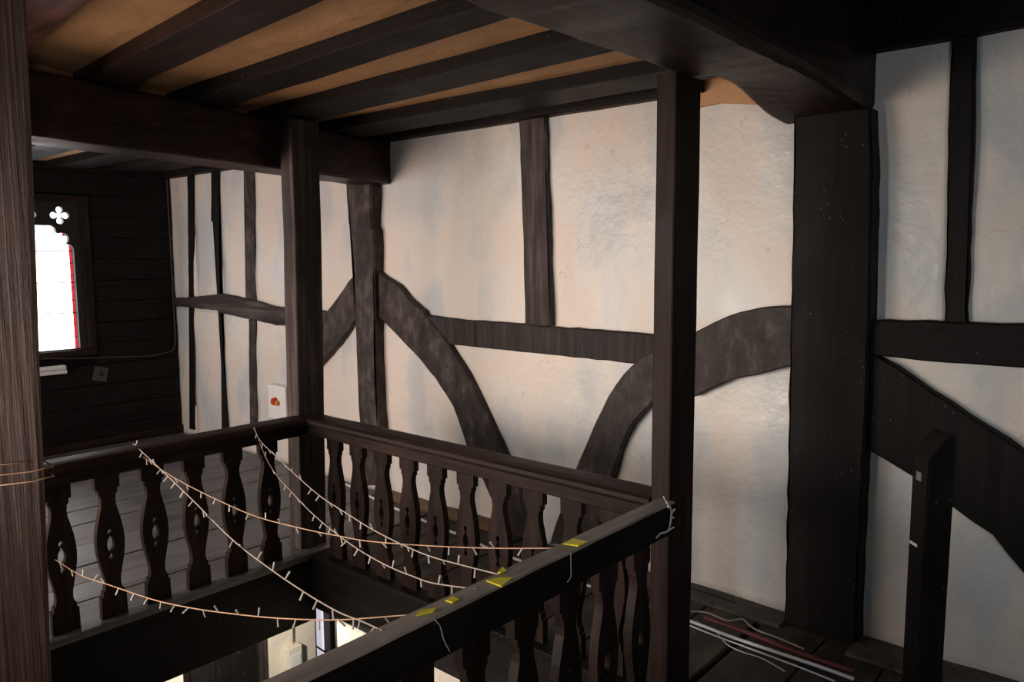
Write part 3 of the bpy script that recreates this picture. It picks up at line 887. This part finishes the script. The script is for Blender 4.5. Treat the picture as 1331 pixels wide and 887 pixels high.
# newel post turned cornerwise, with sloped rounded top
def newel():
    t = thing('newel_post', 'short black newel post with a sloping top, small white marks on it', 'post', (-0.6111, 2.8383, 0))
    a = Vector((0.70, 0.713, 0)).normalized()     # along the slope
    b = Vector((-0.713, 0.70, 0)).normalized()    # across it
    S = 0.093
    def P(u, w, z):
        return a * u + b * w + Vector((0, 0, z))
    bm = bmesh.new()
    prof = [(0, 0.0), (0, 1.008), (0.006, 1.018), (0.030, 1.048), (0.052, 1.076), (0.066, 1.090), (0.080, 1.095), (0.090, 1.088), (S, 1.070), (S, 0.0)]
    L = [bm.verts.new(P(u, 0, z)) for u, z in prof]
    R = [bm.verts.new(P(u, S, z)) for u, z in prof]
    bm.faces.new(L)
    bm.faces.new(R[::-1])
    n = len(prof)
    for i in range(n):
        bm.faces.new((L[i], L[(i + 1) % n], R[(i + 1) % n], R[i]))
    bmesh.ops.bevel(bm, geom=[e for e in bm.edges if e.calc_length() > 0.5 and abs((e.verts[0].co - e.verts[1].co).z) > 0.5], offset=0.005, segments=2, affect='EDGES')
    from_bm('shaft', bm, M['black_z'], t)
    def mark(name, w0, w1, z0, z1, mat, label):
        bm = bmesh.new()
        lo = [P(-0.0005, w0, z0), P(-0.0005, w1, z0), P(-0.0005, w1, z1), P(-0.0005, w0, z1)]
        f = [bm.verts.new(p) for p in lo]
        g = [bm.verts.new(p - a * 0.003) for p in lo]
        bm.faces.new(f)
        bm.faces.new(g[::-1])
        for k in range(4):
            bm.faces.new((f[k], g[k], g[(k + 1) % 4], f[(k + 1) % 4]))
        from_bm(name, bm, mat, t)['label'] = label
    mark('metal_plate', 0.035, 0.062, 0.925, 0.955, M['metal'], 'small square dull metal plate')
    mark('tape_scrap', 0.040, 0.080, 0.690, 0.700, M['white_plastic'], 'torn scrap of white tape')
newel()

# ------------------------------------------------------------------ balustrades
BH0, BH1 = 0.006, 0.715
def baluster_mesh(z0, z1):
    prof = [(0.0, 0.93), (0.145, 0.90), (0.15, 0.76), (0.185, 0.74), (0.19, 0.62), (0.225, 0.55), (0.26, 0.56), (0.31, 0.66), (0.38, 0.83), (0.45, 0.96), (0.515, 1.0), (0.57, 0.97), (0.64, 0.86), (0.71, 0.68), (0.765, 0.53), (0.80, 0.50), (0.835, 0.55), (0.845, 0.66), (0.875, 0.68), (0.88, 0.86), (1.0, 0.88)]
    W = 0.126
    H = z1 - z0
    right = [(w * W / 2, z0 + h * H) for h, w in prof]
    outline = right + [(-u, v) for u, v in right[::-1]]
    c = z0 + 0.50 * H
    hole = []
    def hw(z):
        w = 0.0045
        for cz, ru, rv in ((c + 0.062, 0.0115, 0.0125), (c, 0.0175, 0.036), (c - 0.062, 0.0115, 0.0125)):
            q = 1 - ((z - cz) / rv) ** 2
            if q > 0:
                w = max(w, ru * math.sqrt(q))
        return w
    n = 26
    zsamp = [c - 0.0742 + 0.1484 * i / n for i in range(n + 1)]
    hole = [(hw(z), z) for z in zsamp] + [(-hw(z), z) for z in zsamp[::-1]]
    return outline, [hole]

def baluster(axis):
    o, h = baluster_mesh(BH0, BH1)
    if axis == 'y':   # board lies in the y-z plane
        return cut_plate('baluster', o, h, 0.034, lambda u, v, w: (w, u, v))
    return cut_plate('baluster', o, h, 0.034, lambda u, v, w: (u, w, v))
me_y = baluster('y')
me_x = baluster('x')
me_y.materials.append(M['brown_z'])
me_x.materials.append(M['brown_z'])

def put_baluster(me, loc, parent):
    o = bpy.data.objects.new('baluster', me)
    COL.objects.link(o)
    o.parent = parent
    o.location = Vector(loc) - Vector(parent.location)
    return o

CAP = [(0.0, 0.762), (-0.004, 0.775), (0.002, 0.790), (0.016, 0.799), (0.045, 0.803), (0.105, 0.803), (0.134, 0.799), (0.146, 0.790), (0.150, 0.775), (0.146, 0.762), (0.134, 0.757), (0.016, 0.757)]
SKIRT = [(0.022, 0.757), (0.022, 0.705), (0.028, 0.700), (0.122, 0.700), (0.128, 0.705), (0.128, 0.757)]

# far rail (A), running towards the wall
ra = thing('balustrade', 'far moulded balustrade facing the well, running from the left to the corner post', 'balustrade', (-3.76, 1.5, 0), 'gallery balustrades')
local(sweep('handrail', CAP, (-3.68, 0.46, 0), (-3.68, 2.459, 0), (-1, 0, 0), M['brown_y'], ra, seed=1), ra)
local(sweep('rail_skirt', SKIRT, (-3.68, 0.46, 0), (-3.68, 2.459, 0), (-1, 0, 0), M['brown_y'], ra, seed=2), ra)
for k in range(8):
    put_baluster(me_y, (-3.757, 2.246 - 0.2115 * k, 0), ra)
# middle rail (B), parallel to the wall
rb = thing('balustrade', 'middle moulded balustrade parallel to the plaster wall, between the two corner posts', 'balustrade', (-2.6, 2.53, 0), 'gallery balustrades')
local(sweep('handrail', CAP, (-3.745, 2.452, 0), (-1.464, 2.452, 0), (0, 1, 0), M['brown_x'], rb, seed=3), rb)
local(sweep('rail_skirt', SKIRT, (-3.745, 2.452, 0), (-1.464, 2.452, 0), (0, 1, 0), M['brown_x'], rb, seed=4), rb)
for k in range(10):
    put_baluster(me_x, (-3.525 + 0.2065 * k, 2.53, 0), rb)
# near rail (C), running towards the camera
rc = thing('balustrade', 'near plain square railed balustrade with yellow tape, running down to the bottom edge', 'balustrade', (-1.40, 1.4, 0), 'gallery balustrades')
RS = [(0, 0.690), (0, 0.796), (0.004, 0.799), (0.070, 0.799), (0.074, 0.796), (0.074, 0.690)]
local(sweep('handrail', RS, (-1.355, 0.44, 0), (-1.355, 2.46, 0), (-1, 0, 0), M['black_y'], rc, seed=5, step=0.1, wob=0.003), rc)
TS = [(0.002, 0.790), (0.002, 0.800), (0.006, 0.804), (0.068, 0.804), (0.073, 0.799), (0.073, 0.790)]  # thin cap that carries the painted light of the rail top
wt = local(sweep('lit_top', TS, (-1.355, 0.44, 0), (-1.355, 2.458, 0), (-1, 0, 0), M['rail_top'], rc, seed=5, step=0.1, wob=0.003), rc)
wt['label'] = 'top surface of the rail, painted paler as if lit'
for k in range(9):
    put_baluster(me_y, (-1.397, 2.275 - 0.2115 * k, -0.022), rc)

# ------------------------------------------------------------------ yellow tape on the near rail
TL = ['yellow tape patch nearest the corner post on the near rail', 'largest yellow tape patch at the middle of the near rail', 'tiny yellow tape tab on the far edge of the near rail', 'small yellow tape patch second from the low end of near rail', 'lowest yellow tape patch on the near rail beside a white thread']
for i, q in enumerate(TAPE):
    bm = bmesh.new()
    lo = [bm.verts.new((x, y, 0.8045)) for x, y, z in q]
    hi = [bm.verts.new((x, y, 0.8072 + 0.002 * (j % 2))) for j, (x, y, z) in enumerate(q)]
    bm.faces.new(lo[::-1])
    bm.faces.new(hi)
    for j in range(4):
        bm.faces.new((lo[j], lo[(j + 1) % 4], hi[(j + 1) % 4], hi[j]))
    tag(from_bm('tape_patch', bm, M['yellow']), TL[i], 'tape', 'yellow tape patches on the near rail')

# ------------------------------------------------------------------ fairy lights
bmb = bmesh.new()
bmesh.ops.create_cone(bmb, cap_ends=True, segments=6, radius1=0.0024, radius2=0.0032, depth=0.026, matrix=Matrix.Translation((0, 0, 0.014)))
me_bulb = bpy.data.meshes.new('bulb')
bmb.to_mesh(me_bulb)
bmb.free()
me_bulb.materials.append(M['bulb'])
SL = ['lowest fairy light string, copper wire, sagging from the left to the lowest tape',
      'pale fairy light string descending steeply from the left rail to the cream panel below',
      'fairy light string from the far rail near the corner post to the middle tape tab',
      'copper fairy light string crossing nearly level to the uppermost tape patch',
      'thin fairy light string sagging in front of the far corner post']
SM = ['copper', 'wire', 'wire', 'copper', 'wire']
for i, pts in enumerate(STRINGS):
    t = thing('fairy_light_string', SL[i], 'fairy lights', pts[-1], 'fairy light strings over the well')
    path = smooth_path(pts, 8)
    local(tube('wire', path, 0.0022, M[SM[i]], t, sides=5), t)
    # walk along and set the small lamps
    acc, step = 0.05, 0.112
    for a, b in zip(path, path[1:]):
        L = (b - a).length
        while acc < L:
            p = a.lerp(b, acc / L)
            o = bpy.data.objects.new('bulb', me_bulb)
            COL.objects.link(o)
            o.parent = t
            o.location = p - t.location
            o.rotation_euler = (random.choice((PI, PI * 0.8, PI * 1.15, PI * 0.9, 0.5, -0.4)) + random.uniform(-.25, .25), random.uniform(-0.5, 0.5), 0)
            acc += step * random.uniform(0.8, 1.2)
        acc -= L
TIE = {'a': 'white thread tied over the near rail at its lowest tape', 'b': 'white thread hanging straight down from the uppermost tape patch', 'c': 'white beaded wire wrapped round the rail end at the near post'}
for k, pts in TIES.items():
    t = thing('tie_wire', TIE[k], 'wire', pts[0], 'white ties on the near rail')
    local(tube('thread', smooth_path(pts, 4), 0.0016 if k != 'c' else 0.004, M['cable_white'], t, sides=5), t)
    if k == 'c':
        for j, p in enumerate(smooth_path(pts, 2)):
            o = bpy.data.objects.new('bulb', me_bulb)
            COL.objects.link(o)
            o.parent = t
            o.location = p - t.location
            o.rotation_euler = (random.uniform(-2, 2), random.uniform(-2, 2), 0)
# thin wire twisted round the near left post
loop = []
for k in range(30):
    a = k / 14 * 2 * PI
    loop.append((-1.468 + 0.120 * max(-0.72, min(0.72, math.cos(a))) , 0.351 + 0.123 * max(-0.72, min(0.72, math.sin(a))), 1.36 + 0.02 * math.cos(a + 2.2) + 0.0035 * k / 3))
t = thing('fairy_light_string', 'thin copper fairy wire wound round the brown post at the left edge', 'fairy lights', (-1.39, 0.44, 1.36), 'fairy light strings over the well')
local(tube('wire', loop, 0.0012, M['copper'], t, sides=5), t)

# ------------------------------------------------------------------ cables along the wall foot
def cable(key, r, mat, label, z=None):
    pts = CABLES[key]
    return tag(tube('floor_cable', smooth_path(pts, 6), r, M[mat]), label, 'cable', 'cables along the wall foot')
cable('white', 0.008, 'cable_white', 'thick white cable running along the floor beside the wall foot')
cable('thin', 0.004, 'cable_white', 'thin pale cable beside the thick white one, nearest the planks')
cable('thin2', 0.0025, 'cable_white', 'hair thin loose pale wire curling over the near planks')
cable('beige', 0.004, 'cable_beige', 'crinkled beige wire lying over the red strip by the wall')
cable('red', 0.011, 'cable_red', 'dark red conduit lying along the wall foot')
bk = [(x, 3.44 if i < 4 else 3.43, z + 0.03) for i, (x, z) in enumerate(CABLES['black'])]
tag(tube('wall_cable', smooth_path(bk, 6), 0.013, M['cable_black']), 'black cable pinned along the bottom edge of the plaster by the wide post', 'cable', 'cables along the wall foot')

# red knobbed box on the far part of the wall
wb = thing('switch_box', 'white box with a red and amber knob on the wall behind the corner post', 'switch', (-5.50, WALL, 0.53))
local(box('case', (-5.66, 3.41, 0.385), (-5.40, 3.515, 0.665), M['white_plastic'], wb, bevel=0.008), wb)
bm = bmesh.new()
bmesh.ops.create_cone(bm, cap_ends=True, segments=18, radius1=0.035, radius2=0.028, depth=0.03, matrix=Matrix.Translation((-5.545, 3.396, 0.535)) @ Matrix.Rotation(PI / 2, 4, 'X'))
local(from_bm('knob', bm, M['red_plastic'], wb), wb)
bm = bmesh.new()
bmesh.ops.create_cone(bm, cap_ends=True, segments=18, radius1=0.024, radius2=0.02, depth=0.026, matrix=Matrix.Translation((-5.505, 3.398, 0.525)) @ Matrix.Rotation(PI / 2, 4, 'X'))
local(from_bm('amber_lens', bm, M['amber'], wb), wb)
local(box('cable_gland', (-5.56, 3.42, 0.350), (-5.50, 3.50, 0.386), M['cable_black'], wb, bevel=0.006), wb)

# ------------------------------------------------------------------ lower room seen down the well
lw = box('wall_lower_back', (-3.52, 2.50, -2.6), (-1.3, 2.56, -0.326), M['cream'], bevel=0, kind='structure')
box('wall_edge', (-3.56, 2.515, -2.6), (-3.522, 2.60, -0.326), M['brown_z'], lw, bevel=0.004)
lx = -5.0
ll = box('wall_lower_left', (lx - 0.1, 2.90, -2.6), (lx, 3.345, -0.12), M['cream'], bevel=0, kind='structure')
box('wall_face', (lx - 0.1, 3.49, -2.6), (lx, 4.2, -0.12), M['brown_z'], ll, bevel=0)
box('wall_face', (lx - 0.1, 0.2, -2.6), (lx, 2.28, -0.12), M['cream'], ll, bevel=0)
box('wall_face', (lx - 0.1, 3.345, -2.6), (lx, 3.49, -1.75), M['cream'], ll, bevel=0)
box('timber_post', (lx - 0.02, 2.845, -2.6), (lx + 0.03, 2.905, -0.3), M['oak_z'], ll, bevel=0.006)
d = box('door_1', (lx - 0.06, 2.28, -2.6), (lx - 0.01, 2.845, -0.12), M['black_z'], bevel=0.004, kind='structure')
for y in (2.40, 2.58, 2.70):
    box('door_panel', (lx - 0.01, y - 0.07, -2.2), (lx + 0.008, y + 0.035, -0.6), M['black_z'], d, bevel=0.006)
w2 = box('window_2', (lx - 0.08, 3.352, -1.75), (lx - 0.07, 3.478, -0.3), M['glass_lilac'], bevel=0, kind='structure')
box('window_frame', (lx - 0.07, 3.472, -1.75), (lx + 0.015, 3.492, -0.3), M['lead'], w2, bevel=0)
box('window_frame', (lx - 0.07, 3.344, -1.75), (lx + 0.004, 3.352, -0.3), M['lead'], w2, bevel=0)
tube('glazing_bar', [(lx - 0.06, 3.352, -1.36), (lx - 0.06, 3.478, -1.49)], 0.007, M['lead'], w2, sides=5)
lb = thing('wall_lantern', 'cream box lantern hanging on the lower wall below the gallery', 'lamp', (lx, 3.12, -1.40))
local(box('lantern_case', (lx + 0.003, 3.05, -1.75), (lx + 0.08, 3.17, -1.245), M['cream'], lb, bevel=0.008), lb)
local(box('lantern_pane', (lx + 0.08, 3.065, -1.72), (lx + 0.086, 3.155, -1.30), M['white_paint'], lb, bevel=0.004), lb)
local(tube('cord', [(lx + 0.03, 3.12, -1.246), (lx + 0.03, 3.125, -0.8), (lx + 0.03, 3.12, -0.14)], 0.008, M['cream'], lb), lb)
box('floor_lower', (-6.5, -1.6, -2.7), (1.0, 4.2, -2.6), M['floor'], bevel=0, kind='structure')
